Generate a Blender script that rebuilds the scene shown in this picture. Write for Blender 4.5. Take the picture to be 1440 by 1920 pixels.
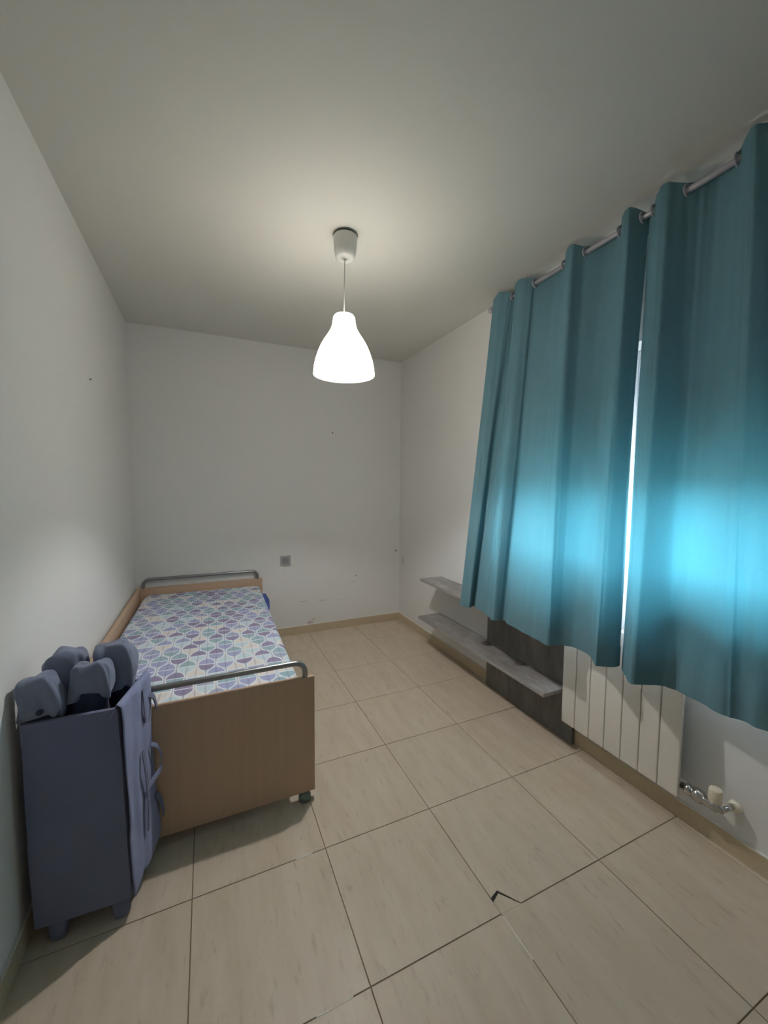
import bpy, bmesh, math, random
from mathutils import Vector, Matrix, noise

for o in list(bpy.data.objects):
    bpy.data.objects.remove(o)
S = bpy.context.scene
COL = S.collection
PI = math.pi
random.seed(7)

# ---------------------------------------------------------------- camera
ROOM_W, ROOM_D, ROOM_H = 2.274, 3.516, 2.548      # right wall x, back wall y, ceiling z
NEAR = -0.50                                      # wall behind the camera
yaw, pitch, roll, FPX = 0.4230, -0.0688, 0.0067, 738.24
fwd = Vector((math.sin(yaw) * math.cos(pitch), math.cos(yaw) * math.cos(pitch), math.sin(pitch)))
rgt = Vector((math.cos(yaw), -math.sin(yaw), 0))
upv = rgt.cross(fwd)
r2 = rgt * math.cos(roll) + upv * math.sin(roll)
u2 = -rgt * math.sin(roll) + upv * math.cos(roll)
CAM = Vector((0.519, 0.0, 1.3607))
cd = bpy.data.cameras.new('camera')
cd.sensor_fit = 'VERTICAL'
cd.sensor_height = 24
cd.lens = FPX / 1920 * 24
cd.clip_start = 0.02
cam = bpy.data.objects.new('camera', cd)
COL.objects.link(cam)
m = Matrix((r2, u2, -fwd)).transposed().to_4x4()
m.translation = CAM
cam.matrix_world = m
S.camera = cam


def ray(px, py):
    return r2 * ((px - 720) / FPX) + u2 * ((960 - py) / FPX) + fwd


def on_z(px, py, z):
    d = ray(px, py)
    return CAM + d * ((z - CAM.z) / d.z)


def on_x(px, py, x):
    d = ray(px, py)
    return CAM + d * ((x - CAM.x) / d.x)


# ---------------------------------------------------------------- world, exposure
world = bpy.data.worlds.new('world')
S.world = world
world.use_nodes = True
wt = world.node_tree
bg = wt.nodes['Background']
bg.inputs[1].default_value = 118.0
wtc = wt.nodes.new('ShaderNodeTexCoord')
wsp = wt.nodes.new('ShaderNodeSeparateXYZ')
wmr = wt.nodes.new('ShaderNodeMapRange')          # ground below the horizon, overcast sky above
wmr.inputs['From Min'].default_value = -0.06
wmr.inputs['From Max'].default_value = 0.06
wmx = wt.nodes.new('ShaderNodeMix')
wmx.data_type = 'RGBA'
wmx.inputs[6].default_value = (0.18, 0.19, 0.19, 1)
wmx.inputs[7].default_value = (0.78, 0.90, 1.0, 1)
wt.links.new(wtc.outputs['Generated'], wsp.inputs[0])
wt.links.new(wsp.outputs['Z'], wmr.inputs['Value'])
wt.links.new(wmr.outputs['Result'], wmx.inputs[0])
wt.links.new(wmx.outputs[2], bg.inputs[0])
S.view_settings.view_transform = 'Standard'
S.view_settings.look = 'None'
S.view_settings.gamma = 1
S.view_settings.use_curve_mapping = False
S.view_settings.exposure = 0.50
BULB_W = 22.5
SHADE_E = 1.3


# ---------------------------------------------------------------- materials
def lin(r, g, b):
    f = lambda c: (c / 255 / 12.92) if c / 255 <= 0.04045 else ((c / 255 + 0.055) / 1.055) ** 2.4
    return (f(r), f(g), f(b), 1)


class NT:
    def __init__(self, name):
        self.m = bpy.data.materials.new(name)
        self.m.use_nodes = True
        self.t = self.m.node_tree
        self.b = self.t.nodes['Principled BSDF']
        self.out = self.t.nodes['Material Output']

    def n(self, typ, **kw):
        nd = self.t.nodes.new(typ)
        for k, v in kw.items():
            if k.startswith('i_'):
                nd.inputs[k[2:]].default_value = v
            else:
                setattr(nd, k, v)
        return nd

    def l(self, a, b):
        self.t.links.new(a, b)

    def math(self, op, a, b=None, c=None, clamp=False):
        nd = self.t.nodes.new('ShaderNodeMath')
        nd.operation = op
        nd.use_clamp = clamp
        for i, v in enumerate((a, b, c)):
            if v is None:
                continue
            if isinstance(v, (int, float)):
                nd.inputs[i].default_value = v
            else:
                self.l(v, nd.inputs[i])
        return nd.outputs[0]

    def mix(self, fac, a, b, blend='MIX'):
        nd = self.t.nodes.new('ShaderNodeMix')
        nd.data_type = 'RGBA'
        nd.blend_type = blend
        for sock, v in ((nd.inputs[0], fac), (nd.inputs[6], a), (nd.inputs[7], b)):
            if isinstance(v, (int, float, tuple)):
                sock.default_value = v
            else:
                self.l(v, sock)
        return nd.outputs[2]

    def bump(self, h, strength, dist=0.01):
        nd = self.n('ShaderNodeBump')
        nd.inputs['Strength'].default_value = strength
        nd.inputs['Distance'].default_value = dist
        self.l(h, nd.inputs['Height'])
        self.l(nd.outputs[0], self.b.inputs['Normal'])
        return nd.outputs[0]

    def pos(self, scale=(1, 1, 1), obj=False):
        if obj:
            src = self.n('ShaderNodeTexCoord').outputs['Object']
        else:
            src = self.n('ShaderNodeNewGeometry').outputs['Position']
        mp = self.n('ShaderNodeMapping')
        mp.inputs['Scale'].default_value = scale
        self.l(src, mp.inputs['Vector'])
        return mp.outputs[0]

    def noise(self, vec, scale, detail=4, rough=0.55):
        nd = self.n('ShaderNodeTexNoise')
        nd.inputs['Scale'].default_value = scale
        nd.inputs['Detail'].default_value = detail
        nd.inputs['Roughness'].default_value = rough
        self.l(vec, nd.inputs['Vector'])
        return nd.outputs['Fac']

    def ramp(self, fac, stops, interp='LINEAR'):
        nd = self.n('ShaderNodeValToRGB')
        cr = nd.color_ramp
        cr.interpolation = interp
        while len(cr.elements) < len(stops):
            cr.elements.new(0.5)
        for e, (p, c) in zip(cr.elements, stops):
            e.position = p
            e.color = c
        self.l(fac, nd.inputs[0])
        return nd.outputs[0]

    def base(self, v, rough=0.5, metal=0.0, spec=0.5):
        if isinstance(v, tuple):
            self.b.inputs['Base Color'].default_value = v
        else:
            self.l(v, self.b.inputs['Base Color'])
        self.b.inputs['Roughness'].default_value = rough
        self.b.inputs['Metallic'].default_value = metal
        self.b.inputs['Specular IOR Level'].default_value = spec


def plain(name, col, rough=0.5, metal=0.0, spec=0.5, nscale=60, namt=0.06, bump=0.0):
    t = NT(name)
    v = t.pos()
    f = t.noise(v, nscale, 3)
    dark = tuple(c * (1 - namt) for c in col[:3]) + (1,)
    lite = tuple(min(1, c * (1 + namt)) for c in col[:3]) + (1,)
    t.base(t.mix(f, dark, lite), rough, metal, spec)
    if bump:
        t.bump(f, bump, 0.004)
    return t.m


def wall_paint(name, col, marks=(), bscale=160):
    t = NT(name)
    v = t.pos()
    c = t.mix(t.noise(v, 1.3, 3), tuple(x * 0.97 for x in col[:3]) + (1,), col)
    geo = t.n('ShaderNodeNewGeometry').outputs['Position']
    for (cx, cy, cz, rx, ry, rz, colr, amt) in marks:
        sub = t.n('ShaderNodeVectorMath', operation='SUBTRACT')
        t.l(geo, sub.inputs[0]); sub.inputs[1].default_value = (cx, cy, cz)
        dv = t.n('ShaderNodeVectorMath', operation='DIVIDE')
        t.l(sub.outputs[0], dv.inputs[0]); dv.inputs[1].default_value = (rx, ry, rz)
        ln = t.n('ShaderNodeVectorMath', operation='LENGTH')
        t.l(dv.outputs[0], ln.inputs[0])
        nn = t.noise(v, 90, 3)
        k = t.math('ADD', ln.outputs['Value'], t.math('MULTIPLY', t.math('SUBTRACT', nn, 0.5), 1.6))
        f = t.math('MULTIPLY', t.math('SUBTRACT', 1.15, k, clamp=True), amt, clamp=True)
        c = t.mix(f, c, colr)
    t.base(c, 0.75, 0, 0.25)
    t.bump(t.noise(v, bscale, 5, 0.6), 0.10, 0.002)
    return t.m


WHITE = lin(234, 233, 230)
M = {}
SC = lin(150, 140, 130)
M['wall_back'] = wall_paint('wall_back_paint', WHITE, [
    (1.362, 3.516, 0.090, .035, .1, .018, lin(176, 128, 112), .7),
    (1.395, 3.516, 0.115, .02, .1, .014, lin(165, 150, 140), .5),
    (1.305, 3.516, 0.295, .05, .1, .005, SC, .55),
    (1.475, 3.516, 0.285, .06, .1, .004, SC, .5),
    (1.66, 3.516, 0.275, .12, .1, .003, SC, .3),
    (1.815, 3.516, 0.490, .018, .1, .007, SC, .8),
    (1.78, 3.516, 0.43, .03, .1, .005, SC, .35),
    (2.235, 3.516, 0.705, .02, .1, .012, lin(120, 110, 100), .8)])
M['wall'] = wall_paint('wall_paint', WHITE, [(2.274, 3.43, 0.62, .1, .04, .04, lin(170, 165, 158), .4)])
M['ceiling'] = wall_paint('ceiling_paint', lin(222, 220, 212), (), 90)


def tile_mat():
    t = NT('beige_travertine_tile')
    oi = t.n('ShaderNodeObjectInfo')
    geo = t.n('ShaderNodeNewGeometry').outputs['Position']
    cmb = t.n('ShaderNodeCombineXYZ')
    t.l(t.math('MULTIPLY', oi.outputs['Random'], 37.0), cmb.inputs[0])
    t.l(t.math('MULTIPLY', oi.outputs['Random'], 91.0), cmb.inputs[1])
    add = t.n('ShaderNodeVectorMath', operation='ADD')
    t.l(geo, add.inputs[0]); t.l(cmb.outputs[0], add.inputs[1])

    def mapped(sc):
        mp = t.n('ShaderNodeMapping'); mp.inputs['Scale'].default_value = sc
        t.l(add.outputs[0], mp.inputs['Vector']); return mp.outputs[0]
    a = t.noise(mapped((16, 3.0, 1)), 1.0, 5, 0.6)
    b = t.noise(mapped((44, 11, 1)), 1.0, 6, 0.62)
    c = t.noise(mapped((5, 1.5, 1)), 1.0, 3, 0.5)
    col = t.ramp(a, [(0.28, lin(198, 181, 159)), (0.5, lin(208, 192, 171)), (0.72, lin(215, 201, 182))])
    col = t.mix(t.math('MULTIPLY', c, 0.3), col, lin(192, 179, 162))
    fl = t.ramp(b, [(0.57, (0, 0, 0, 1)), (0.70, (1, 1, 1, 1))])
    col = t.mix(t.math('MULTIPLY', fl, 0.42), col, lin(158, 143, 124))
    t.base(col, 0.42, 0, 0.35)
    t.bump(b, 0.05, 0.001)
    return t.m


M['tile'] = tile_mat()
M['grout'] = plain('dark_grout', lin(136, 122, 104), 0.9, 0, 0.2, 200, 0.15)
M['grout_white'] = plain('fresh_white_grout', lin(235, 230, 220), 0.8, 0, 0.3, 300, 0.05)
M['skirting'] = plain('beige_skirting_tile', lin(200, 183, 154), 0.45, 0, 0.4, 45, 0.10)
M['strip_sill'] = plain('white_strip_and_sill', lin(230, 226, 218), 0.7, 0, 0.3)  # sill white, and the painted light along the skirting tops


def wood(name, axis, c1, c2):
    t = NT(name)
    sc = [38, 38, 38]
    sc['xyz'.index(axis)] = 1.6
    a = t.noise(t.pos(tuple(sc)), 1.0, 4, 0.6)
    sc2 = [7, 7, 7]
    sc2['xyz'.index(axis)] = 0.5
    b = t.noise(t.pos(tuple(sc2)), 1.0, 3, 0.5)
    col = t.mix(t.math('ADD', t.math('MULTIPLY', a, 0.5), t.math('MULTIPLY', b, 0.5)), c1, c2)
    t.base(col, 0.45, 0, 0.4)
    t.bump(a, 0.03, 0.001)
    return t.m


WA, WB = lin(180, 148, 122), lin(208, 180, 154)
M['wood_z'] = wood('beech_laminate_upright', 'z', WA, WB)
M['wood_x'] = wood('beech_laminate_cross', 'x', WA, WB)
M['wood_y'] = wood('beech_laminate_long', 'y', WA, WB)
M['steel'] = plain('satin_grey_steel', lin(150, 152, 154), 0.32, 0.9, 0.5)
M['chrome'] = plain('chrome', lin(205, 205, 205), 0.18, 1.0, 0.5)
M['rod'] = plain('satin_pale_metal', lin(186, 184, 192), 0.4, 0.25, 0.5)
M['white_enamel'] = plain('cream_white_enamel', lin(232, 226, 216), 0.35, 0, 0.5, 20, 0.02)
M['dark_gap'] = plain('dark_crack_sheet', lin(40, 38, 36), 0.8)
M['cream_plastic'] = plain('cream_plastic', lin(238, 228, 205), 0.4)
M['grey_plastic'] = plain('grey_switch_plastic', lin(176, 174, 176), 0.4, 0.0)
M['grey_plastic_d'] = plain('darker_grey_switch_plastic', lin(150, 148, 152), 0.4, 0.0)
M['white_plastic'] = plain('white_plastic', lin(226, 226, 220), 0.4)
M['nail'] = plain('rusty_nail', lin(70, 62, 58), 0.6, 0.5)
M['foot'] = plain('grey_green_plastic', lin(120, 130, 124), 0.5)


def slate(name):
    t = NT(name)
    v = t.pos()
    a = t.noise(t.pos((6, 2.2, 6)), 2.0, 6, 0.65)
    b = t.noise(v, 40, 4, 0.6)
    col = t.ramp(a, [(0.3, lin(122, 118, 115)), (0.5, lin(150, 146, 143)), (0.7, lin(176, 173, 171))])
    col = t.mix(t.math('MULTIPLY', b, 0.25), col, lin(105, 100, 96))
    t.base(col, 0.55, 0, 0.3)
    t.bump(b, 0.06, 0.002)
    return t.m


M['slate'] = slate('grey_stone_laminate')


M['edge'] = plain('worn_pale_edge', lin(170, 166, 162), 0.6, 0, 0.3, 60, 0.25)


def slate_dark():
    t = NT('dark_grey_stone_laminate')
    a = t.noise(t.pos((7, 7, 2)), 2.0, 6, 0.65)
    t.base(t.ramp(a, [(0.3, lin(104, 99, 96)), (0.5, lin(118, 114, 111)), (0.72, lin(138, 134, 131))]), 0.55, 0, 0.3)
    return t.m


M['slate_dark'] = slate_dark()


def fabric(name, col, amt=0.1, weave=420):
    t = NT(name)
    v = t.pos()
    a = t.noise(v, 9, 3)
    b = t.noise(v, weave, 2)
    c = t.mix(a, tuple(x * (1 - amt) for x in col[:3]) + (1,), tuple(min(1, x * (1 + amt)) for x in col[:3]) + (1,))
    t.base(c, 0.9, 0, 0.15)
    t.b.inputs['Sheen Weight'].default_value = 0.15
    t.bump(t.math('ADD', b, t.math('MULTIPLY', a, 0.6)), 0.12, 0.003)
    return t.m


M['bin'] = fabric('slate_blue_cloth', lin(112, 116, 142))
M['bin_side'] = fabric('lamp_lit_blue_cloth', lin(140, 147, 182))  # same cloth as the box, lightened for the lamp on this side
M['pad'] = fabric('slate_padded_cloth', lin(124, 132, 154))
M['pad_dark'] = fabric('button_and_hollow_dark', lin(58, 62, 84))  # button colour, and painted shade of the hollow on the cushion cores
M['blue_cloth'] = fabric('royal_blue_cloth', lin(70, 86, 150))


def curtain_mat():
    t = NT('teal_curtain_cloth')
    v = t.pos((1, 1, 0.12))
    a = t.noise(v, 160, 3, 0.6)
    h = t.noise(t.pos((0.3, 0.3, 1)), 220, 3, 0.6)
    f = t.math('MULTIPLY', t.math('ADD', a, h), 0.5)
    front = t.mix(f, lin(98, 134, 145), lin(114, 150, 161))
    through = t.mix(f, lin(84, 182, 208), lin(106, 200, 222))
    bf = t.n('ShaderNodeNewGeometry').outputs['Backfacing']          # room side teal, window side pale lining
    front = t.mix(bf, lin(222, 226, 232), front)
    d = t.n('ShaderNodeBsdfDiffuse'); t.l(front, d.inputs[0])
    tr = t.n('ShaderNodeBsdfTranslucent'); t.l(through, tr.inputs[0])
    mx = t.n('ShaderNodeMixShader'); mx.inputs[0].default_value = 0.036
    t.l(d.outputs[0], mx.inputs[1]); t.l(tr.outputs[0], mx.inputs[2])
    bp = t.bump(f, 0.12, 0.002)
    t.l(bp, d.inputs['Normal'])
    t.l(mx.outputs[0], t.out.inputs['Surface'])
    return t.m


M['curtain'] = curtain_mat()


def mattress_mat():
    """Printed ticking: interlocking half-leaf shapes between white lines."""
    t = NT('printed_leaf_ticking')
    tc = t.n('ShaderNodeTexCoord').outputs['Object']
    wob = t.n('ShaderNodeTexNoise'); wob.inputs['Scale'].default_value = 5.0
    t.l(tc, wob.inputs['Vector'])
    sp = t.n('ShaderNodeSeparateXYZ'); t.l(tc, sp.inputs[0])
    wn = t.math('MULTIPLY', t.math('SUBTRACT', wob.outputs['Fac'], 0.5), 0.35)
    PX, PY = 0.085, 0.108
    yy = t.math('ADD', t.math('DIVIDE', sp.outputs['Y'], PY), wn)
    row = t.math('FLOOR', yy)
    fv = t.math('FRACT', yy)
    shift = t.math('MULTIPLY', row, 0.5)
    uu = t.math('ADD', t.math('ADD', t.math('DIVIDE', sp.outputs['X'], PX), shift), t.math('MULTIPLY', wn, 0.6))
    n_up = t.math('FLOOR', t.math('ADD', uu, 0.5))
    n_dn = t.math('FLOOR', uu)
    a = t.math('ABSOLUTE', t.math('SUBTRACT', uu, n_up))            # 0 at up leaf centre .. 0.5
    # half-round leaves standing on each line, others hanging from the next, white between
    def belly(v):
        q = t.math('POWER', t.math('DIVIDE', v, 0.57), 2.0)
        return t.math('MULTIPLY', t.math('POWER', t.math('MAXIMUM', t.math('SUBTRACT', 1.0, q), 0.0), 0.52), 0.455)
    iv = t.math('SUBTRACT', 1.0, fv)
    ia = t.math('SUBTRACT', 0.5, a)
    w1, w2 = belly(fv), belly(iv)
    up = t.math('LESS_THAN', fv, t.math('ADD', 0.5, t.math('MULTIPLY', t.math('SUBTRACT', w1, a), 0.9)))
    up = t.math('LESS_THAN', t.math('SUBTRACT', a, w1), t.math('SUBTRACT', ia, w2))
    d1 = t.math('SUBTRACT', w1, a)
    d2 = t.math('SUBTRACT', w2, ia)
    dm = t.math('MAXIMUM', d1, d2)
    edge = t.math('LESS_THAN', t.math('ABSOLUTE', dm), 0.030)
    pale = t.math('LESS_THAN', dm, -0.02)
    ln = t.math('MAXIMUM', t.math('LESS_THAN', fv, 0.035), t.math('GREATER_THAN', fv, 0.965))
    white = t.math('MAXIMUM', edge, ln)
    stem1 = t.math('MULTIPLY', t.math('LESS_THAN', a, 0.026), t.math('GREATER_THAN', fv, 0.45))
    stem2 = t.math('MULTIPLY', t.math('LESS_THAN', ia, 0.026), t.math('LESS_THAN', fv, 0.55))
    stem = t.math('MAXIMUM', stem1, stem2)
    white = t.math('MULTIPLY', white, t.math('SUBTRACT', 1.0, t.math('MULTIPLY', stem, 0.75)))
    idx = t.math('ADD', t.math('MULTIPLY', n_up, up),
                 t.math('MULTIPLY', t.math('ADD', n_dn, 57.3), t.math('SUBTRACT', 1.0, up)))
    cv = t.n('ShaderNodeCombineXYZ'); t.l(idx, cv.inputs[0]); t.l(t.math('ADD', row, 0.5), cv.inputs[1])
    wn2 = t.n('ShaderNodeTexWhiteNoise'); wn2.noise_dimensions = '2D'; t.l(cv.outputs[0], wn2.inputs['Vector'])
    col = t.ramp(wn2.outputs['Value'], [
        (0.0, lin(134, 124, 160)), (0.20, lin(156, 162, 202)), (0.42, lin(146, 176, 188)),
        (0.62, lin(158, 166, 192)), (0.76, lin(200, 218, 226)), (0.88, lin(222, 216, 212))], 'CONSTANT')
    pcol = t.ramp(wn2.outputs['Value'], [(0.0, lin(196, 214, 224)), (0.35, lin(216, 222, 228)), (0.65, lin(226, 218, 212))], 'CONSTANT')
    col = t.mix(pale, col, pcol)
    # dark veins fanning from the stem
    vein_c = t.math('MINIMUM', a, t.math('SUBTRACT', 0.5, a))
    vein = t.math('SUBTRACT', 1.0, t.math('MULTIPLY', vein_c, 16.0), clamp=True)
    col = t.mix(t.math('MULTIPLY', vein, 0.45), col, lin(92, 88, 124))
    grain = t.noise(t.pos((40, 160, 1), True), 1.0, 3)
    col = t.mix(t.math('MULTIPLY', grain, 0.18), col, lin(235, 235, 240))
    col = t.mix(white, col, lin(232, 236, 240))
    # sides of the mattress plain pale
    t.base(col, 0.85, 0, 0.2)
    t.bump(t.noise(t.pos((1, 1, 1), True), 22, 3), 0.15, 0.004)
    return t.m


M['ticking'] = mattress_mat()


def shade_mat():
    t = NT('lit_white_shade')
    d = t.n('ShaderNodeBsdfDiffuse'); d.inputs[0].default_value = (0.85, 0.85, 0.83, 1)
    tr = t.n('ShaderNodeBsdfTransparent'); tr.inputs[0].default_value = (1, 0.97, 0.92, 1)
    em = t.n('ShaderNodeEmission'); em.inputs[0].default_value = (1.0, 0.97, 0.92, 1); em.inputs[1].default_value = SHADE_E
    mx = t.n('ShaderNodeMixShader'); mx.inputs[0].default_value = 0.39
    t.l(d.outputs[0], mx.inputs[1]); t.l(tr.outputs[0], mx.inputs[2])
    ad = t.n('ShaderNodeAddShader'); t.l(mx.outputs[0], ad.inputs[0]); t.l(em.outputs[0], ad.inputs[1])
    t.l(ad.outputs[0], t.out.inputs['Surface'])
    return t.m


M['shade'] = shade_mat()


def bulb_mat():
    t = NT('lit_bulb')
    em = t.n('ShaderNodeEmission'); em.inputs[0].default_value = (1, 0.96, 0.9, 1); em.inputs[1].default_value = 4
    tr = t.n('ShaderNodeBsdfTransparent')
    ad = t.n('ShaderNodeAddShader'); t.l(em.outputs[0], ad.inputs[0]); t.l(tr.outputs[0], ad.inputs[1])
    t.l(ad.outputs[0], t.out.inputs['Surface'])
    return t.m


M['bulb'] = bulb_mat()


def glass_mat():
    t = NT('window_glass')
    tr = t.n('ShaderNodeBsdfTransparent'); tr.inputs[0].default_value = (0.95, 0.97, 0.96, 1)
    gl = t.n('ShaderNodeBsdfGlossy'); gl.inputs['Roughness'].default_value = 0.02
    fr = t.n('ShaderNodeFresnel'); fr.inputs[0].default_value = 1.3
    mx = t.n('ShaderNodeMixShader'); t.l(fr.outputs[0], mx.inputs[0])
    t.l(tr.outputs[0], mx.inputs[1]); t.l(gl.outputs[0], mx.inputs[2])
    t.l(mx.outputs[0], t.out.inputs['Surface'])
    return t.m


M['glass'] = glass_mat()
M['shutter'] = plain('grey_shutter_plastic', lin(150, 150, 148), 0.6)
M['pvc'] = plain('white_window_frame', lin(226, 228, 232), 0.4)


# ---------------------------------------------------------------- mesh helpers
def link(name, me, mat, parent=None, smooth=False):
    o = bpy.data.objects.new(name, me)
    COL.objects.link(o)
    if mat is not None and not me.materials:
        me.materials.append(mat)
    if parent is not None:
        o.parent = parent
    if smooth:
        for p in me.polygons:
            p.use_smooth = True
    return o


def from_bm(name, bm, mat, parent=None, smooth=False, recalc=True):
    if recalc:
        bmesh.ops.recalc_face_normals(bm, faces=bm.faces)
    me = bpy.data.meshes.new(name)
    bm.to_mesh(me)
    bm.free()
    return link(name, me, mat, parent, smooth)


def tag(o, label, cat, group=None, kind=None):
    o['label'] = label
    o['category'] = cat
    if group:
        o['group'] = group
    if kind:
        o['kind'] = kind
    return o


def empty(name, loc):
    o = bpy.data.objects.new(name, None)
    o.empty_display_size = 0.1
    o.location = loc
    COL.objects.link(o)
    return o


def add_box(bm, x0, x1, y0, y1, z0, z1, bevel=0.0, seg=2):
    r = bmesh.ops.create_cube(bm, size=1)
    vs = r['verts']
    for v in vs:
        v.co = Vector((x0 + (v.co.x + .5) * (x1 - x0), y0 + (v.co.y + .5) * (y1 - y0), z0 + (v.co.z + .5) * (z1 - z0)))
    if bevel > 0:
        es = list({e for v in vs for e in v.link_edges})
        bmesh.ops.bevel(bm, geom=es, offset=bevel, segments=seg, affect='EDGES', profile=0.5)
    return vs


def box(name, x0, x1, y0, y1, z0, z1, mat, parent=None, bevel=0.002, seg=2):
    """world-space box; if parent is given, coordinates are relative to the parent's location"""
    bm = bmesh.new()
    off = parent_world(parent)
    add_box(bm, x0 - off.x, x1 - off.x, y0 - off.y, y1 - off.y, z0 - off.z, z1 - off.z, bevel, seg)
    return from_bm(name, bm, mat, parent)


def parent_world(p):
    off = Vector((0, 0, 0))
    while p is not None:
        off += p.location
        p = p.parent
    return off


def prism(name, poly, z0, z1, mat, parent=None, bevel=0.0):
    off = parent_world(parent)
    bm = bmesh.new()
    b = [bm.verts.new((x - off.x, y - off.y, z0 - off.z)) for x, y in poly]
    t = [bm.verts.new((x - off.x, y - off.y, z1 - off.z)) for x, y in poly]
    bm.faces.new(b); bm.faces.new(t)
    n = len(poly)
    for i in range(n):
        bm.faces.new((b[i], b[(i + 1) % n], t[(i + 1) % n], t[i]))
    bmesh.ops.recalc_face_normals(bm, faces=bm.faces)
    if bevel:
        es = [e for e in bm.edges if abs(e.verts[0].co.z - e.verts[1].co.z) < 1e-6 and e.verts[0].co.z > z0 - off.z + 1e-6]
        bmesh.ops.bevel(bm, geom=es, offset=bevel, segments=1, affect='EDGES')
    return from_bm(name, bm, mat, parent)


def lathe(name, prof, loc, mat, parent=None, seg=40, axis='z', closed=False):
    """revolve (r, h) profile about an axis through loc (world)"""
    off = parent_world(parent)
    loc = Vector(loc) - off
    bm = bmesh.new()
    rings = []
    for r, h in prof:
        ring = []
        for i in range(seg):
            a = 2 * PI * i / seg
            c, s = r * math.cos(a), r * math.sin(a)
            if axis == 'z':
                p = (c, s, h)
            elif axis == 'y':
                p = (c, h, s)
            else:
                p = (h, c, s)
            ring.append(bm.verts.new(loc + Vector(p)))
        rings.append(ring)
    for a, b in zip(rings[:-1], rings[1:]):
        for i in range(seg):
            bm.faces.new((a[i], a[(i + 1) % seg], b[(i + 1) % seg], b[i]))
    if closed:
        a, b = rings[-1], rings[0]
        for i in range(seg):
            bm.faces.new((a[i], a[(i + 1) % seg], b[(i + 1) % seg], b[i]))
    else:
        if prof[0][0] > 1e-5:
            bm.faces.new(rings[0])
        if prof[-1][0] > 1e-5:
            bm.faces.new(rings[-1])
        bmesh.ops.remove_doubles(bm, verts=bm.verts, dist=1e-6)
    return from_bm(name, bm, mat, parent, True)


def tube(name, pts, r, mat, parent=None, seg=14):
    off = parent_world(parent)
    pts = [Vector(p) - off for p in pts]
    bm = bmesh.new()
    rings = []
    up0 = Vector((0, 0, 1))
    prevn = None
    for i, p in enumerate(pts):
        t = (pts[min(i + 1, len(pts) - 1)] - pts[max(i - 1, 0)]).normalized()
        if prevn is None:
            ref = up0 if abs(t.z) < 0.9 else Vector((1, 0, 0))
            n = t.cross(ref).normalized()
        else:
            n = (prevn - t * prevn.dot(t)).normalized()
        prevn = n
        b = t.cross(n)
        rings.append([bm.verts.new(p + (n * math.cos(2 * PI * k / seg) + b * math.sin(2 * PI * k / seg)) * r) for k in range(seg)])
    for a, b in zip(rings[:-1], rings[1:]):
        for k in range(seg):
            bm.faces.new((a[k], a[(k + 1) % seg], b[(k + 1) % seg], b[k]))
    bm.faces.new(rings[0]); bm.faces.new(rings[-1])
    return from_bm(name, bm, mat, parent, True)


def arc_pts(a, corner, b, r, n=6):
    """round the corner of polyline a-corner-b"""
    a, corner, b = Vector(a), Vector(corner), Vector(b)
    p = corner + (a - corner).normalized() * r
    q = corner + (b - corner).normalized() * r
    return [(p * (1 - t) ** 2 + corner * 2 * t * (1 - t) + q * t * t) for t in [i / n for i in range(n + 1)]]


def ribbon(name, pts, width_dir, w, th, mat, parent=None):
    off = parent_world(parent)
    pts = [Vector(p) - off for p in pts]
    wd = Vector(width_dir).normalized() * (w / 2)
    bm = bmesh.new()
    rows = []
    for i, p in enumerate(pts):
        t = (pts[min(i + 1, len(pts) - 1)] - pts[max(i - 1, 0)]).normalized()
        nrm = t.cross(wd).normalized() * (th / 2)
        rows.append([bm.verts.new(p + wd + nrm), bm.verts.new(p - wd + nrm), bm.verts.new(p - wd - nrm), bm.verts.new(p + wd - nrm)])
    for a, b in zip(rows[:-1], rows[1:]):
        for k in range(4):
            bm.faces.new((a[k], a[(k + 1) % 4], b[(k + 1) % 4], b[k]))
    bm.faces.new(rows[0]); bm.faces.new(rows[-1])
    return from_bm(name, bm, mat, parent, False)


# ---------------------------------------------------------------- room shell
SK_T, SK_H = 0.010, 0.072
T = 0.15
WIN_Y0, WIN_Y1, WIN_Z0, WIN_Z1 = 0.42, 1.80, 0.94, 2.00
floor = box('floor', -T, ROOM_W + T, NEAR - T, ROOM_D + T, -0.12, -0.0025, M['grout'], None, 0)
tag(floor, 'beige stone-look tiled floor with a cracked tile', 'floor', kind='structure')
ceil = box('ceiling', -T, ROOM_W + T, NEAR - T, ROOM_D + T, ROOM_H, ROOM_H + 0.15, M['ceiling'], None, 0)
tag(ceil, 'plain white painted ceiling', 'ceiling', kind='structure')
o = box('wall_left', -T, 0, NEAR - T, ROOM_D + T, -0.1, ROOM_H + .02, M['wall'], None, 0)
tag(o, 'plain white wall along the bed side', 'wall', kind='structure')
o = box('wall_back', 0, ROOM_W, ROOM_D, ROOM_D + T, -0.1, ROOM_H + .02, M['wall_back'], None, 0)
tag(o, 'white wall with scuff marks and a grey switch', 'wall', kind='structure')
o = box('wall_front', 0, ROOM_W, NEAR - T, NEAR, -0.1, ROOM_H + .02, M['wall'], None, 0)
tag(o, 'plain white wall opposite the bed head wall', 'wall', kind='structure')
bm = bmesh.new()
XO = ROOM_W + 0.25
add_box(bm, ROOM_W, XO, NEAR - T, WIN_Y0, -0.1, ROOM_H + .02)
add_box(bm, ROOM_W, XO, WIN_Y1, ROOM_D + T, -0.1, ROOM_H + .02)
add_box(bm, ROOM_W, XO, WIN_Y0, WIN_Y1, -0.1, WIN_Z0)
add_box(bm, ROOM_W, XO, WIN_Y0, WIN_Y1, WIN_Z1, ROOM_H + .02)
o = from_bm('wall_right', bm, M['wall'])
tag(o, 'white wall with the curtained window, shelves and radiator', 'wall', kind='structure')

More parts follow.
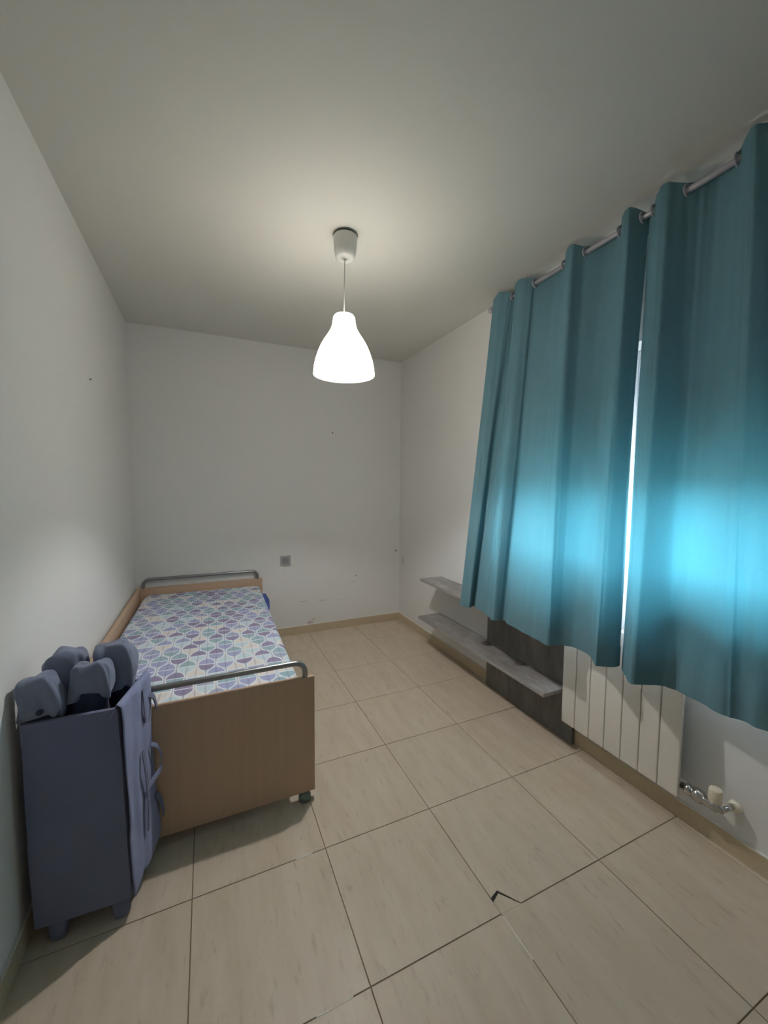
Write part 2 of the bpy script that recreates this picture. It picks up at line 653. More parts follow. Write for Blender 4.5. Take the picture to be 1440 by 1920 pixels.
# floor tiles, each its own piece
TX0, TY0, TS, TSY = 1.3457, 1.3512, 0.45, 0.4476
G = 0.0016
tile_me = {}
for i in range(-3, 3):
    for j in range(-5, 5):
        x0, x1 = TX0 + i * TS + G, TX0 + (i + 1) * TS - G
        y0, y1 = TY0 + j * TSY + G, TY0 + (j + 1) * TSY - G
        x0, x1 = max(x0, 0.002), min(x1, ROOM_W - 0.002)
        y0, y1 = max(y0, NEAR + 0.002), min(y1, ROOM_D - 0.002)
        if x1 - x0 < 0.005 or y1 - y0 < 0.005:
            continue
        if i == 0 and j == -1:
            # broken tile: corner snapped off along a bent crack
            c0 = TX0 + G, TY0 - TSY + G
            A = (c0[0], c0[1] + 0.051)
            B = (c0[0] + 0.034, c0[1] + 0.063)
            Cc = (c0[0] + 0.080, c0[1])
            prism('tile', [A, B, Cc, (x1, y0), (x1, y1), (x0, y1)], -0.010, 0.0, M['tile'], floor, 0.0006)
            prism('tile_corner_piece', [(c0[0] - .0012, c0[1] - 2 * G), (Cc[0] + .002, c0[1] - 2 * G), (Cc[0] - 0.003, c0[1]), (B[0] - 0.002, B[1] - 0.009),
                  (A[0] - .0012, A[1] - 0.013)], -0.010, -0.0008, M['tile'], floor, 0.0006)
            prism('crack_gap', [(c0[0] + .01, c0[1] + .01), (Cc[0] + .001, c0[1] + .0005), (B[0] + .001, B[1] + .001), (A[0] - .001, A[1] + .001),
                  (A[0] - .001, A[1] - .016)], -0.0025, -0.0020, M['dark_gap'], floor)  # dark sheet for the shade of a deep hole and its dark subfloor
            continue
        key = (round(x1 - x0, 4), round(y1 - y0, 4))
        if key not in tile_me:
            bm = bmesh.new()
            add_box(bm, 0, x1 - x0, 0, y1 - y0, -0.010, 0)
            es = [e for e in bm.edges if all(v.co.z > -0.001 for v in e.verts)]
            bmesh.ops.bevel(bm, geom=es, offset=0.0007, segments=1, affect='EDGES')
            bmesh.ops.recalc_face_normals(bm, faces=bm.faces)
            me = bpy.data.meshes.new('tile'); bm.to_mesh(me); bm.free(); me.materials.append(M['tile'])
            tile_me[key] = me
        to = link('tile', tile_me[key], None, floor)
        to.location = (x0, y0, random.uniform(-0.0004, 0.0002))
# remnants of white grout in some joints
for (xa, xb, ya, yb) in ((TX0 - .60, TX0 - .50, TY0 - TSY - G, TY0 - TSY + G), (TX0 - .56, TX0 - .50, TY0 - G, TY0 + G),
                         (TX0 - G, TX0 + G, TY0 - .58, TY0 - .455)):
    box('grout_strip', xa, xb, ya, yb, -0.004, 0.0002, M['grout_white'], floor, 0)


def skirting(name, x0, x1, y0, y1, label, cx0, cx1, cy0, cy1):
    b = box(name, x0, x1, y0, y1, -0.001, SK_H, M['skirting'], None, 0.0015)
    tag(b, label, 'baseboard', kind='structure')
    box('lit_top_strip', cx0, cx1, cy0, cy1, SK_H - 0.001, SK_H + 0.004, M['strip_sill'], b, 0.001)  # pale strip paints the light caught by the skirting's top face


skirting('baseboard_back', 0, ROOM_W, ROOM_D - SK_T, ROOM_D, 'beige tile skirting along the wall behind the bed head',
         0.001, ROOM_W - .001, ROOM_D - 0.008, ROOM_D + .001)
skirting('baseboard_right', ROOM_W - SK_T, ROOM_W, NEAR, ROOM_D - SK_T, 'beige tile skirting under the radiator and shelves',
         ROOM_W - .008, ROOM_W + .001, NEAR, ROOM_D - .002)
skirting('baseboard_left', 0, SK_T, NEAR, ROOM_D - SK_T, 'beige tile skirting beside the bed and cloth box',
         -.001, .008, NEAR, ROOM_D - .002)
skirting('baseboard_front', SK_T, ROOM_W - SK_T, NEAR, NEAR + SK_T, 'beige tile skirting of the wall facing the bed',
         .002, ROOM_W - .002, NEAR - .001, NEAR + .008)

# ---------------------------------------------------------------- window with shutter
XF = ROOM_W + 0.12
win = empty('window_1', (XF, (WIN_Y0 + WIN_Y1) / 2, WIN_Z0))
tag(win, 'white two-leaf window behind the teal curtains, shutter nearly down', 'window', kind='structure')
fw = 0.045


def frame_mesh(name, y0, y1, z0, z1, w, xa, xb, parent):
    bm = bmesh.new(); off = parent_world(parent)
    for (a, b, c, d) in ((y0, y0 + w, z0, z1), (y1 - w, y1, z0, z1), (y0 + w, y1 - w, z0, z0 + w), (y0 + w, y1 - w, z1 - w, z1)):
        add_box(bm, xa - off.x, xb - off.x, a - off.y, b - off.y, c - off.z, d - off.z, 0.003)
    return from_bm(name, bm, M['pvc'], parent)


frame_mesh('window_frame', WIN_Y0, WIN_Y1, WIN_Z0, WIN_Z1, fw, XF, XF + .06, win)
ymid = 1.235
for (a, b) in ((WIN_Y0 + fw, ymid), (ymid, WIN_Y1 - fw)):
    frame_mesh('sash', a + .001, b - .001, WIN_Z0 + fw, WIN_Z1 - fw, 0.05, XF - .012, XF + .045, win)
    box('glass_pane', XF + .012, XF + .018, a + .05, b - .05, WIN_Z0 + fw + .049, WIN_Z1 - fw - .049, M['glass'], win, 0)
box('handle', XF - .04, XF - .013, ymid - .012, ymid + .012, 1.38, 1.50, M['pvc'], win, 0.004)
SH_BOT = 1.39
z = SH_BOT
while z < WIN_Z1:
    box('shutter_slat', XF + .078, XF + .088, WIN_Y0 + .005, WIN_Y1 - .005, z, z + 0.0465, M['shutter'], win, 0.002)
    z += 0.046
box('window_sill', ROOM_W - .012, XF, WIN_Y0 - .0, WIN_Y1, WIN_Z0 - .02, WIN_Z0 + .002, M['strip_sill'], win, 0.004)

# ---------------------------------------------------------------- bed
BX0, BX1, BY0, BY1 = 0.012, 0.920, 1.600, 3.497
bed = empty('bed', (0.466, 2.55, 0))
tag(bed, 'single bed with beech laminate boards and grey tubular end rails', 'bed')
box('footboard', BX0, BX1, BY0, BY0 + .022, 0.040, 0.548, M['wood_z'], bed, 0.0015)
box('headboard', BX0, BX1 + .018, BY1 - .022, BY1, 0.040, 0.553, M['wood_x'], bed, 0.0015)
box('side_board', BX0, BX0 + .026, BY0 + .022, BY1 - .022, 0.20, 0.548, M['wood_y'], bed, 0.0015)
box('side_rail', BX1 - .09, BX1 - .068, BY0 + .022, BY1 - .022, 0.20, 0.33, M['wood_y'], bed, 0.0015)
for k in range(12):
    y = BY0 + .14 + k * .148
    box('slat', BX0 + .026, BX1 - .068, y, y + .065, 0.330, 0.342, M['wood_x'], bed, 0.002)
for (yc, zt, xr) in ((BY0 + .011, 0.612, BX1 - .038), (BY1 - .011, 0.618, BX1 - .02)):
    xl = BX0 + .045
    zb = 0.545
    pts = [(xl, yc, zb)] + arc_pts((xl, yc, zb), (xl, yc, zt), (xr, yc, zt), .05) + \
          arc_pts((xl, yc, zt), (xr, yc, zt), (xr, yc, zb), .05) + [(xr, yc, zb)]
    tube('end_rail', pts, 0.0115, M['steel'], bed)
for (x, y) in ((BX0 + .05, BY0 + .012), (BX1 - .042, BY0 + .014), (BX0 + .05, BY1 - .03), (BX1 - .042, BY1 - .03)):
    lathe('foot', [(0.010, 0.041), (0.012, 0.030), (0.024, 0.026), (0.027, 0.015), (0.025, 0.0)], (x, y, 0), M['foot'], bed, 20)


def rounded_slab(name, wx, wy, h, rc, re, mat, parent=None, ny=40, nx=22):
    """mattress: plan corners rounded rc, edge radius re, origin at the centre of the bottom"""
    bm = bmesh.new()
    def plan(s):   # rounded rectangle by angle parameter list
        out = []
        for cx, cy, a0 in ((1, 1, 0), (-1, 1, PI / 2), (-1, -1, PI), (1, -1, 3 * PI / 2)):
            for k in range(8):
                a = a0 + (PI / 2) * k / 7
                out.append((cx * (wx / 2 - rc) + (rc - s) * math.cos(a), cy * (wy / 2 - rc) + (rc - s) * math.sin(a)))
        return out
    levels = []
    for k in range(6):
        a = (PI / 2) * k / 5
        levels.append((re - re * math.sin(a), re - re * math.cos(a)))
    prof = [(s, z) for s, z in [(re * (1 - math.sin(a)), re * (1 - math.cos(a))) for a in [PI / 2 * k / 4 for k in range(5)]]]
    prof += [(re * (1 - math.cos(a)), h - re + re * math.sin(a)) for a in [PI / 2 * k / 5 for k in range(6)]]
    rings = []
    for s, z in prof:
        rings.append([bm.verts.new((x, y, z)) for x, y in plan(s)])
    for a, b in zip(rings[:-1], rings[1:]):
        n = len(a)
        for i in range(n):
            bm.faces.new((a[i], a[(i + 1) % n], b[(i + 1) % n], b[i]))
    bm.faces.new(rings[0]); bm.faces.new(rings[-1])
    return from_bm(name, bm, mat, parent, True)


mat_e = empty('mattress', (0.470, 2.555, 0.343))
mat_e.rotation_euler.z = math.radians(-1.1)
tag(mat_e, 'thin mattress covered in purple, teal and cream leaf print', 'mattress')
rounded_slab('cover', 0.848, 1.828, 0.158, 0.06, 0.028, M['ticking'], mat_e)
bm = bmesh.new()
fl = [(0.40, .70, .135), (0.448, .68, .142), (0.468, .60, .11), (0.462, .52, .06), (0.43, .47, .05), (0.40, .53, .09)]
a = [bm.verts.new((x, y, z)) for x, y, z in fl]
b = [bm.verts.new((x - .006, y, z - .006)) for x, y, z in fl]
bm.faces.new(a); bm.faces.new(b)
for i in range(len(fl)):
    bm.faces.new((a[i], a[(i + 1) % len(fl)], b[(i + 1) % len(fl)], b[i]))
cf = from_bm('cloth_corner', bm, M['blue_cloth'], mat_e)
cf['label'] = 'royal blue cloth corner sticking out at the side'

# ---------------------------------------------------------------- cloth-covered box by the bed foot
bx = empty('storage_box', (0.16, 1.47, 0))
tag(bx, 'tall slate blue cloth-covered box on stubby feet at the bed foot', 'storage box')
OB = parent_world(bx)
bot = [(.030, 1.377), (.277, 1.370), (.318, 1.566), (.050, 1.580)]
top = [(.024, 1.377), (.260, 1.370), (.306, 1.562), (.040, 1.580)]
Z0, Z1 = 0.062, 0.682
bm = bmesh.new()
NL = 10
rings = []
for k in range(NL + 1):
    t_ = k / NL
    ring = []
    for c in range(4):
        p0 = Vector((bot[c][0], bot[c][1], 0)).lerp(Vector((top[c][0], top[c][1], 0)), t_)
        q0 = Vector((bot[(c + 1) % 4][0], bot[(c + 1) % 4][1], 0)).lerp(Vector((top[(c + 1) % 4][0], top[(c + 1) % 4][1], 0)), t_)
        for s in range(6):
            e = min(s / 6, 1) if s else 0.0
            p = p0.lerp(q0, s / 6)
            zz = Z0 + (Z1 - Z0) * t_
            w = 0.0025 * noise.noise(Vector((p.x * 9, p.y * 9, zz * 7)))
            # round the upright corners a little
            if s == 0:
                ctr = Vector((sum(b_[0] for b_ in bot) / 4, sum(b_[1] for b_ in bot) / 4, 0))
                p = p.lerp(ctr, 0.018)
            ring.append(bm.verts.new((p.x - OB.x + w, p.y - OB.y + w, zz)))
    rings.append(ring)
n = len(rings[0])
for a, b in zip(rings[:-1], rings[1:]):
    for i in range(n):
        bm.faces.new((a[i], a[(i + 1) % n], b[(i + 1) % n], b[i]))
bm.faces.new(rings[0])
body = from_bm('body', bm, M['bin'], bx, False)
sm = body.modifiers.new('thickness', 'SOLIDIFY'); sm.thickness = 0.014; sm.offset = -1
for (x, y) in ((.085, 1.400), (.244, 1.396), (.277, 1.540), (.085, 1.555)):
    bmf = bmesh.new()
    for k, (zz, w) in enumerate(((0.0, .019), (0.012, .022), (0.066, .025))):
        ring = []
        for i in range(12):
            a = 2 * PI * i / 12
            q = lambda v: math.copysign(abs(v) ** 0.6, v)
            ring.append(bmf.verts.new((x - OB.x + w * q(math.cos(a)), y - OB.y + w * q(math.sin(a)), zz)))
        if k:
            for i in range(12):
                bmf.faces.new((prev[i], prev[(i + 1) % 12], ring[(i + 1) % 12], ring[i]))
        else:
            bmf.faces.new(ring)
        prev = ring
    bmf.faces.new(prev)
    from_bm('foot', bmf, M['bin'], bx, True)

# loose cloth over the lamp-side face, lamp light put into its lighter colour
bm = bmesh.new()
NU, NV = 26, 44
grid = []
for v in range(NV + 1):
    row = []
    tv = v / NV
    for u in range(NU + 1):
        tu = u / NU
        zz = 0.700 - tv * (0.635 - 0.03 * math.sin(tu * 7) * 0.5)
        lo = Vector((.281, 1.368, 0)).lerp(Vector((.324, 1.583, 0)), tu)
        hi = Vector((.262, 1.366, 0)).lerp(Vector((.310, 1.583, 0)), tu)
        p = hi.lerp(lo, tv)
        nrm = Vector((1, -0.22, 0)).normalized()
        wr = 0.006 * noise.noise(Vector((tu * 4 + tv * 2.2, tv * 5 - tu * 2, 3.1))) + \
            0.004 * math.sin(tu * 15 + tv * 6 + 3 * noise.noise(Vector((tu * 3, tv * 3, 8)))) * (0.3 + 0.7 * tv)
        wr += 0.010 * max(0, tu - 0.6) * math.sin(tv * 9)
        d = 0.0065 + max(-0.003, wr)
        if v == 0:
            d = -0.004; zz -= 0.004
        p = p + nrm * d
        row.append(bm.verts.new((p.x - OB.x, p.y - OB.y, zz)))
    grid.append(row)
# turn-over inside the rim
row = [bm.verts.new((w_.co.x - 0.020, w_.co.y + 0.004, w_.co.z - 0.045)) for w_ in grid[0]]
grid.insert(0, row)
for a, b in zip(grid[:-1], grid[1:]):
    for i in range(NU):
        bm.faces.new((a[i], a[i + 1], b[i + 1], b[i]))
dr = from_bm('hanging_cloth', bm, M['bin_side'], bx, True)
sm = dr.modifiers.new('thickness', 'SOLIDIFY'); sm.thickness = 0.003; sm.offset = 0
dr['label'] = 'cloth hanging over one side with loose ties, lamp light in its lighter colour'


def sidept(tu, z, d=0.014):
    tv = (0.700 - z) / 0.635
    lo = Vector((.281, 1.368, 0)).lerp(Vector((.324, 1.583, 0)), tu)
    hi = Vector((.262, 1.366, 0)).lerp(Vector((.310, 1.583, 0)), tu)
    p = hi.lerp(lo, tv) + Vector((1, -.22, 0)).normalized() * d
    return Vector((p.x, p.y, z))


def curve_pts(ctrl, n=14):
    c = [Vector(p) for p in ctrl]
    c = [c[0] * 2 - c[1]] + c + [c[-1] * 2 - c[-2]]
    out = []
    for i in range(1, len(c) - 2):
        for k in range(n):
            t = k / n
            p0, p1, p2, p3 = c[i - 1], c[i], c[i + 1], c[i + 2]
            out.append(0.5 * ((2 * p1) + (p2 - p0) * t + (2 * p0 - 5 * p1 + 4 * p2 - p3) * t * t + (3 * p1 - p0 - 3 * p2 + p3) * t ** 3))
    out.append(c[-2])
    return out


sd = Vector((.22, 1, 0))
ribbon('tie', curve_pts([sidept(.50, .47), sidept(.48, .42, .020), sidept(.55, .35, .017), sidept(.52, .27, .02), sidept(.5, .19, .016)]), sd, .016, .003, M['bin'], bx)
ribbon('tie', curve_pts([sidept(.55, .33, .017), sidept(.72, .335, .026), sidept(.90, .345, .036), sidept(.97, .375, .036)]), (0, .1, 1), .018, .003, M['bin_side'], bx)
ribbon('tie', curve_pts([sidept(.97, .375, .036), sidept(.93, .42, .026), sidept(.80, .45, .015)]), (0, .6, 1), .014, .003, M['bin_side'], bx)
ribbon('tie', curve_pts([sidept(.88, .62, .012), sidept(.97, .60, .020), sidept(.96, .565, .028)]), (0, 1, .4), .022, .004, M['bin'], bx)
ribbon('tie', curve_pts([sidept(.93, .24, .012), sidept(1.0, .20, .022), sidept(.97, .155, .030)]), (0, 1, .3), .026, .004, M['bin'], bx)
ribbon('tie', curve_pts([sidept(.70, .66, .010), sidept(.67, .60, .014), sidept(.70, .545, .013)]), sd, .012, .003, M['bin'], bx)


# padded cushions stuffed into the box
def lump(name, c, hw, mat, parent, ex=0.55, ez=0.6, fold=0.006, seed=0, keep=None, rim=None, nseg=56, nring=36):
    off = parent_world(parent)
    bm = bmesh.new()
    q = lambda v, e: math.copysign(abs(v) ** e, v)
    rings = []
    for r in range(nring + 1):
        ph = -PI / 2 + PI * r / nring
        ring = []
        for s in range(nseg):
            th = 2 * PI * s / nseg
            x = q(math.cos(ph), ez) * q(math.cos(th), ex)
            y = q(math.cos(ph), ez) * q(math.sin(th), ex)
            zz = q(math.sin(ph), ez)
            if keep is not None:
                lowest = keep + (rim or 0) * (noise.noise(Vector((math.cos(th) * 1.7 + seed, math.sin(th) * 1.7, seed))) )
                zz = max(zz, lowest)
            f = fold * (noise.noise(Vector((x * 2.1 + seed, y * 2.1, zz * 2.4))) + 0.6 * math.sin(zz * 6 + x * 5 + seed))
            f += 0.18 * fold * math.sin(9 * x + 7 * zz + 4 * y + 3.5 * noise.noise(Vector((x * 1.5, y * 1.5 + seed, zz * 1.5))))
            nv = Vector((x, y, zz)).normalized()
            ring.append(bm.verts.new(Vector((c[0] + x * hw[0], c[1] + y * hw[1], c[2] + zz * hw[2])) - off + nv * f))
        rings.append(ring)
    for a, b in zip(rings[:-1], rings[1:]):
        for i in range(nseg):
            bm.faces.new((a[i], a[(i + 1) % nseg], b[(i + 1) % nseg], b[i]))
    bmesh.ops.remove_doubles(bm, verts=bm.verts, dist=1e-5)
    return from_bm(name, bm, mat, parent, True)


CUSH = [
    ((.066, 1.412, .650), (.052, .032, .155), 1, 'slate padded cushion with a dark button, stuffed in the cloth box', True, .24),
    ((.182, 1.440, .655), (.055, .034, .155), 5, 'slate padded cushion with a sagging front flap over a dark hollow', False, .38),
    ((.104, 1.522, .682), (.060, .038, .150), 9, 'creased slate cushion against the wall behind the buttoned cushion', False, .12),
    ((.229, 1.520, .690), (.058, .042, .148), 13, 'creased slate cushion bulging out beside the mattress corner', False, .05),
]
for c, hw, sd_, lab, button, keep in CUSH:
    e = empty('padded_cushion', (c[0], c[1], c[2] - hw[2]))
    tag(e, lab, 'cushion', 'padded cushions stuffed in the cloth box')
    lump('core', (c[0], c[1], c[2] - .012), (hw[0] * (.62 if button else .84), hw[1] * .70, hw[2] * .94), M['pad_dark'], e, seed=sd_)  # dark core stands in for the shaded hollow below the cover
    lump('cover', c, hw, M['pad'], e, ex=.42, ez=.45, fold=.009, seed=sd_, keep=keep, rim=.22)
    if button:
        lathe('button', [(0.0001, -.006), (.0075, -.006), (.0085, -.002), (.0075, .003), (.0001, .004)],
              (c[0] + .008, c[1] - hw[1] - .004, c[2] + .062), M['pad_dark'], e, 20, 'y')

# ---------------------------------------------------------------- pendant lamp
LX, LY = 1.142, 1.868
lamp = empty('pendant_lamp', (LX, LY, ROOM_H))
tag(lamp, 'lit white bell-shaped pendant lamp hanging on a thin cord', 'pendant lamp')
ro = lathe('ceiling_rose', [(.0545, -.010), (.0565, -.014), (.0560, -.040), (.052, -.080), (.047, -.104), (.038, -.112), (.006, -.114), (.006, -.108),
                            (.034, -.106), (.043, -.100), (.048, -.078), (.052, -.040), (.0525, -.010)], (LX + .006, LY, ROOM_H), M['white_plastic'], lamp, 48, closed=True)
lathe('mounting_plate', [(.044, 0), (.044, -.016), (.0001, -.016)], (LX + .006, LY, ROOM_H), M['grey_plastic_d'], lamp, 32)  # darker tone paints the shade in the gap above the rose
tube('cord', [(LX + .004, LY, ROOM_H - .016), (LX + .002, LY, ROOM_H - .20), (LX, LY, 2.168)], 0.0030, M['white_plastic'], lamp, 8)
ST = 2.178
prof = [(.006, 0), (.030, -.001), (.046, -.006), (.0525, -.016), (.054, -.030), (.057, -.050), (.064, -.072), (.078, -.096),
        (.096, -.122), (.112, -.150), (.126, -.182), (.137, -.215), (.1445, -.248), (.148, -.276), (.1485, -.286)]
inner = [(max(r - .003, .004), h - (.003 if h > -.02 else 0)) for r, h in prof][::-1]
lathe('lamp_shade', prof + inner, (LX, LY, ST), M['shade'], lamp, 64, closed=True)
lathe('lamp_holder', [(.009, -.004), (.011, -.006), (.011, -.055), (.0001, -.056)], (LX, LY, ST), M['white_plastic'], lamp, 24)
lathe('bulb', [(.010, -.056), (.014, -.072), (.024, -.105), (.031, -.140), (.031, -.160), (.025, -.182), (.012, -.192), (.0001, -.194)],
      (LX, LY, ST), M['bulb'], lamp, 24)
ld = bpy.data.lights.new('bulb_light', 'POINT')
ld.energy = BULB_W
ld.color = (1.0, 0.995, 0.99)
ld.shadow_soft_size = 0.018
lo = bpy.data.objects.new('bulb_light', ld)
COL.objects.link(lo)
lo.parent = lamp
lo.location = (0, 0, ST - .170 - ROOM_H)

# ---------------------------------------------------------------- curtain rod and curtains
RX, RZ = 2.190, 2.470
rod = empty('curtain_rod', (RX, 1.05, RZ))
tag(rod, 'pale metal curtain rod with a rounded end knob near the ceiling', 'curtain rod')
tube('pole', [(RX, 2.064, RZ), (RX, 1.0, RZ), (RX, -0.02, RZ)], 0.0115, M['rod'], rod, 20)
for (yy, sgn) in ((2.062, 1), (-0.018, -1)):
    lathe('end_knob', [(.0001, sgn * .034), (.010, sgn * .032), (.0165, sgn * .024), (.0175, sgn * .012), (.0165, sgn * .002), (.012, 0)],
          (RX, yy, RZ), M['rod'], rod, 24, 'y')
for yy in (1.945, 1.453, 0.30):
    bm = bmesh.new()
    add_box(bm, -0.006, ROOM_W - RX, yy - 1.05 - .008, yy - 1.05 + .008, -.024, -.0118, 0.002)
    add_box(bm, ROOM_W - RX - .006, ROOM_W - RX, yy - 1.05 - .014, yy - 1.05 + .014, -.05, .02, 0.002)
    from_bm('bracket', bm, M['rod'], rod)

TOPZ = 2.497


def rod_y(px):
    return on_x(px, 577 + (px - 924) * (352 - 577) / 376.0, RX).y


def crom(vals, s):
    n = len(vals) - 1
    i = min(int(s * n), n - 1)
    t = s * n - i
    p0, p1, p2, p3 = vals[max(i - 1, 0)], vals[i], vals[i + 1], vals[min(i + 2, n)]
    return 0.5 * (2 * p1 + (p2 - p0) * t + (2 * p0 - 5 * p1 + 4 * p2 - p3) * t * t + (3 * p1 - p0 - 3 * p2 + p3) * t ** 3)


def curtain(name, label, tops, bots, ring_at, seed, group, v_end):
    """tops: (x, y) plan points along the rod; bots: (x, y, z) along the hem (same count)"""
    ys = [p[1] for p in tops]
    root = empty(name, (RX, sum(ys) / len(ys), 0.565))
    tag(root, label, 'curtain', group)
    off = parent_world(root)
    tv = [Vector((x, y, TOPZ)) for x, y in tops]
    bv = [Vector(p) for p in bots]
    NU = 16 * (len(tops) - 1)
    NV = 70

    def surf(u, v):
        a, b = crom(tv, u), crom(bv, u)
        w = v + 0.10 * math.sin(PI * v) * (noise.noise(Vector((u * 5, seed, 0))))
        w = min(max(w, 0), 1)
        p = a.lerp(b, w)
        p.z = TOPZ + (b.z - TOPZ) * v - 0.52 * (a.x - RX) * (1 - v) ** 4
        amp = 0.013 * math.sin(PI * min(1, v * 1.0)) + 0.003
        p.x += amp * noise.noise(Vector((u * 14 + seed, v * 1.3, 1))) + 0.0042 * noise.noise(Vector((u * 46 + seed, v * 1.2, 4)))
        if v_end > 0 and u > 0.9:
            p.y += v_end * (u - 0.9) * 10 * math.sin(PI * v)
        if v_end < 0 and u < 0.06:
            p.y += v_end * (0.06 - u) / 0.06 * math.sin(PI * v)
        if v < 0.06:                                  # crumpled heading above the rod
            p.z += 0.004 * noise.noise(Vector((u * 18, seed, 2)))
        if v > 0.9:
            p.x += 0.006 * (v - 0.9) * 10 * noise.noise(Vector((u * 30, seed, 6)))
        return p

    def build(nm, v0, v1, nv, shift):
        bm = bmesh.new()
        g = []
        for j in range(nv + 1):
            v = v0 + (v1 - v0) * j / nv
            g.append([bm.verts.new(surf(i / NU, v) + Vector((shift, 0, 0)) - off) for i in range(NU + 1)])
        for a, b in zip(g[:-1], g[1:]):
            for i in range(NU):
                bm.faces.new((a[i], a[i + 1], b[i + 1], b[i]))
        return from_bm(nm, bm, M['curtain'], root, True, False)

    build('cloth', 0, 1, NV, 0)
    build('hem', 0.955, 0.9995, 5, 0.004)
    build('heading_tape', 0.002, 0.045, 4, 0.004)
    for (ry) in ring_at:
        seg = []
        prof_ = [(0.0205 + 0.0050 * math.cos(2 * PI * k / 8), 0.0035 * math.sin(2 * PI * k / 8)) for k in range(8)]
        lathe('eyelet', prof_, (RX, ry, RZ), M['rod'], root, 28, 'y', True)


F_, B_ = -0.042, 0.034
pairs1 = [(930, F_ * .5, 862, 1136), (945, F_, 872, 1138), (957, F_ * .4, 880, 1139.5), (962, .005, 886, 1136), (966, .025, 893, 1139),
          (968, .010, 905, 1148), (972, -.025, 916, 1156), (985, F_, 923, 1163), (1000, -.012, 934, 1163.5), (1006, .012, 945, 1163),
          (1030, B_, 952, 1169), (1045, .022, 977, 1184), (1059, 0, 1005, 1199), (1070, F_ * .8, 1025, 1209.5), (1085, F_, 1036, 1210),
          (1099, 0, 1052, 1210), (1131, B_, 1078, 1215), (1163, 0, 1105, 1229), (1175, F_ * .7, 1114, 1246), (1192, F_, 1122, 1249.5),
          (1206, 0, 1150, 1251), (1212, B_ * .6, 1160, 1249)]
tops1 = [(RX + d, rod_y(x)) for x, d, _, _ in pairs1]
bots1 = []
for (_, _, x, y) in pairs1:
    p = on_z(x, y, 0.588)
    if p.y > 1.43:
        p.x = min(p.x, 2.062)
    bots1.append((min(p.x, 2.155), p.y, 0.588))
r1 = [rod_y(x) for x in (963, 1004, 1059, 1099, 1163, 1206)]
curtain('curtain', 'teal curtain panel hanging over the shelves and half the radiator', tops1, bots1, r1, 3, 'teal eyelet curtains', 0.0035)

pairs2 = [(1213, B_ * .5, 1165, 1253), (1227, 0, 1171, 1266), (1240, F_ * .7, 1180, 1280), (1262, F_, 1192, 1283.5), (1289, 0, 1240, 1286),
          (1312, .022, 1262, 1292), (1340, B_, 1282, 1301), (1384, 0, 1330, 1328), (1410, F_ * .8, 1362, 1344), (1430, F_, 1385, 1349)]
tops2 = [(RX + d, rod_y(x)) for x, d, _, _ in pairs2]
bots2 = []
for (_, _, x, y) in pairs2:
    p = on_z(x, y, 0.575)
    bots2.append((min(p.x, 2.155), p.y, 0.575))
yt, yb = tops2[-1][1], bots2[-1][1]
for k, d in enumerate((0, B_, 0, F_, 0, B_, 0, F_, 0, B_, 0, F_)):
    yt -= 0.056
    yb -= 0.060
    tops2.append((RX + d, yt))
    bots2.append((2.135 + (0.028 if d > 0 else (-.05 if d < 0 else 0)), yb, 0.580))
r2_ = [rod_y(x) for x in (1227, 1289, 1384)] + [tops2[i][1] for i in (10, 12, 14, 16, 18, 20)]
curtain('curtain', 'wide teal curtain panel hanging over the radiator valve', tops2, bots2, r2_, 11, 'teal eyelet curtains', -0.0045)

# ---------------------------------------------------------------- shelves and panel
SHX0 = 2.072
pan = box('wall_panel', 2.240, ROOM_W - .0105, 1.402, 2.098, 0.0, 0.588, M['slate_dark'], None, 0.0015)
tag(pan, 'dark grey stone-look board standing between shelves and radiator', 'panel')
s1 = box('wall_shelf', SHX0, ROOM_W - .0005, 1.452, 2.735, 0.590, 0.609, M['slate'], None, 0.0015)
box('edge_band', SHX0 - .0008, SHX0 + .001, 1.453, 2.734, 0.5915, 0.6075, M['edge'], s1, 0)
tag(s1, 'upper grey stone-look shelf running behind the curtain', 'shelf')
bm = bmesh.new()
# lower shelf, notched round the panel
for (a, b, c, d) in ((SHX0, 2.239, 1.440, 2.755), (2.239, ROOM_W - .0005, 2.099, 2.755)):
    add_box(bm, a, b, c, d, 0.276, 0.296, 0.0012)
s2 = from_bm('wall_shelf', bm, M['slate'])
box('edge_band', SHX0 - .0008, SHX0 + .001, 1.441, 2.754, 0.2775, 0.2945, M['edge'], s2, 0)
tag(s2, 'lower grey stone-look shelf just above the floor', 'shelf')

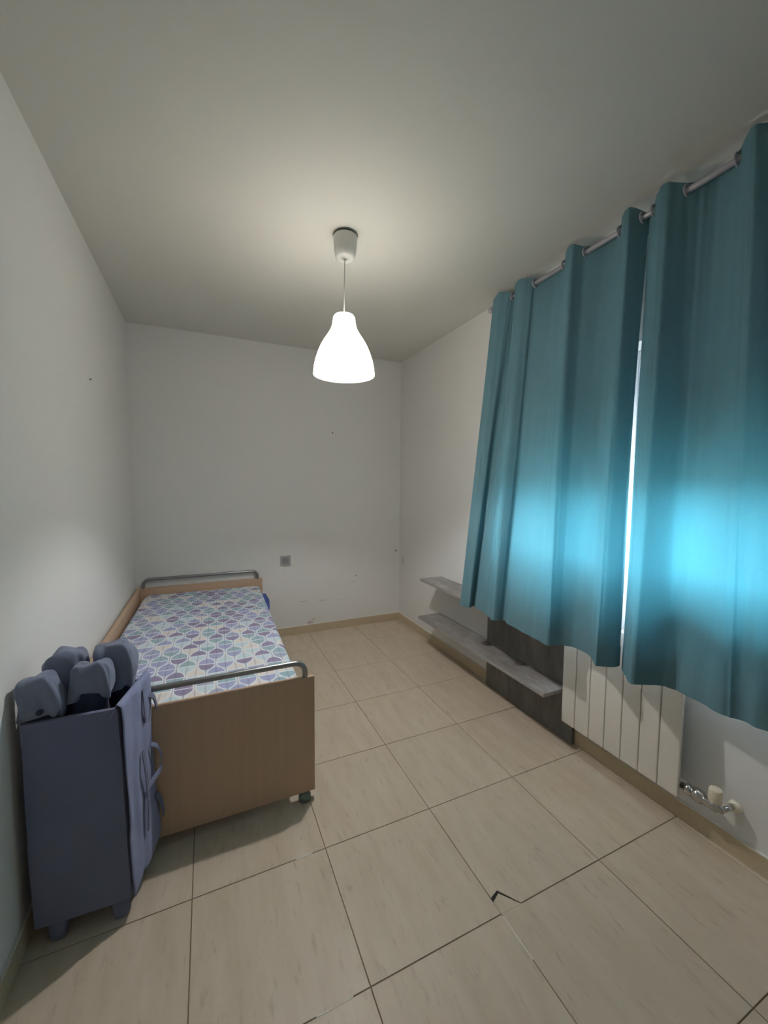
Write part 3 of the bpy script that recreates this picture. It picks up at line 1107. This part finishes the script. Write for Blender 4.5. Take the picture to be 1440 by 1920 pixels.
# ---------------------------------------------------------------- radiator
RADX, RADY = 2.179, 1.421
rad = empty('radiator', (RADX, RADY - .28, 0.14))
tag(rad, 'white flat-fronted aluminium radiator with seven sections under the curtains', 'radiator')
for k in range(7):
    y1 = RADY - k * .08
    bm = bmesh.new()
    off = parent_world(rad)
    ya, yb_ = y1 - .0785 - off.y, y1 - .0015 - off.y
    add_box(bm, 0, .012, ya, yb_, 0, .578, 0.004)
    add_box(bm, .012, .072, (ya + yb_) / 2 - .007, (ya + yb_) / 2 + .007, .006, .572, 0.002)
    add_box(bm, .022, .026, ya + .006, yb_ - .006, .02, .560, 0.001)
    from_bm('section', bm, M['white_enamel'], rad)
for zc in (0.04, 0.538):
    tube('header_pipe', [(RADX + .045, RADY - .002, .14 + zc), (RADX + .045, RADY - .558, .14 + zc)], .016, M['white_enamel'], rad, 14)
VX, VZ, VY = RADX + .030, 0.183, RADY - .56
valve = lathe('valve', [(.013, .004), (.013, -.012), (.0205, -.014), (.0215, -.020), (.0205, -.032), (.013, -.034), (.013, -.038), (.0245, -.042), (.0265, -.054), (.0235, -.068),
                        (.015, -.072), (.0175, -.078), (.0175, -.094), (.0195, -.098), (.0195, -.116), (.013, -.120), (.013, -.136), (.0001, -.138)],
              (VX, VY, VZ), M['chrome'], rad, 18, 'y')
kn = lathe('valve_knob', [(.012, .012), (.019, .016), (.0215, .022), (.0205, .062), (.0185, .067), (.0001, .068)], (VX, VY - .108, VZ), M['cream_plastic'], valve, 28)
tube('valve_pipe', [(VX, VY - .130, VZ), (ROOM_W + .004, VY - .142, VZ + .002)], .009, M['chrome'], valve, 14)
lathe('pipe_collar', [(.022, ROOM_W - .001), (.021, ROOM_W - .008), (.013, ROOM_W - .018), (.009, ROOM_W - .018)], (0, VY - .142, VZ + .002),
      M['cream_plastic'], valve, 28, 'x')

# ---------------------------------------------------------------- switch, nails
sw = empty('light_switch', (1.143, ROOM_D, 0.684))
tag(sw, 'small grey square switch low on the wall beside the bed head', 'switch')
bm = bmesh.new(); add_box(bm, -.045, .045, -.011, 0, -.045, .045, .003); from_bm('frame', bm, M['grey_plastic'], sw)
bm = bmesh.new(); add_box(bm, -.027, .027, -.015, -.0105, -.027, .027, .002); from_bm('rocker', bm, M['grey_plastic_d'], sw)
nl = lathe('nail', [(.0025, .004), (.0025, -.003), (.0055, -.004), (.0055, -.006), (.0001, -.007)], (1.578, ROOM_D, 1.83), M['nail'], None, 12, 'y')
tag(nl, 'small dark nail in the scuffed wall, high above the skirting', 'nail')
nl = lathe('nail', [(.0025, -.004), (.0025, .003), (.0055, .004), (.0055, .006), (.0001, .007)], (0, 2.426, 1.875), M['nail'], None, 12, 'x')
tag(nl, 'small dark nail in the plain wall above the bed side board', 'nail')
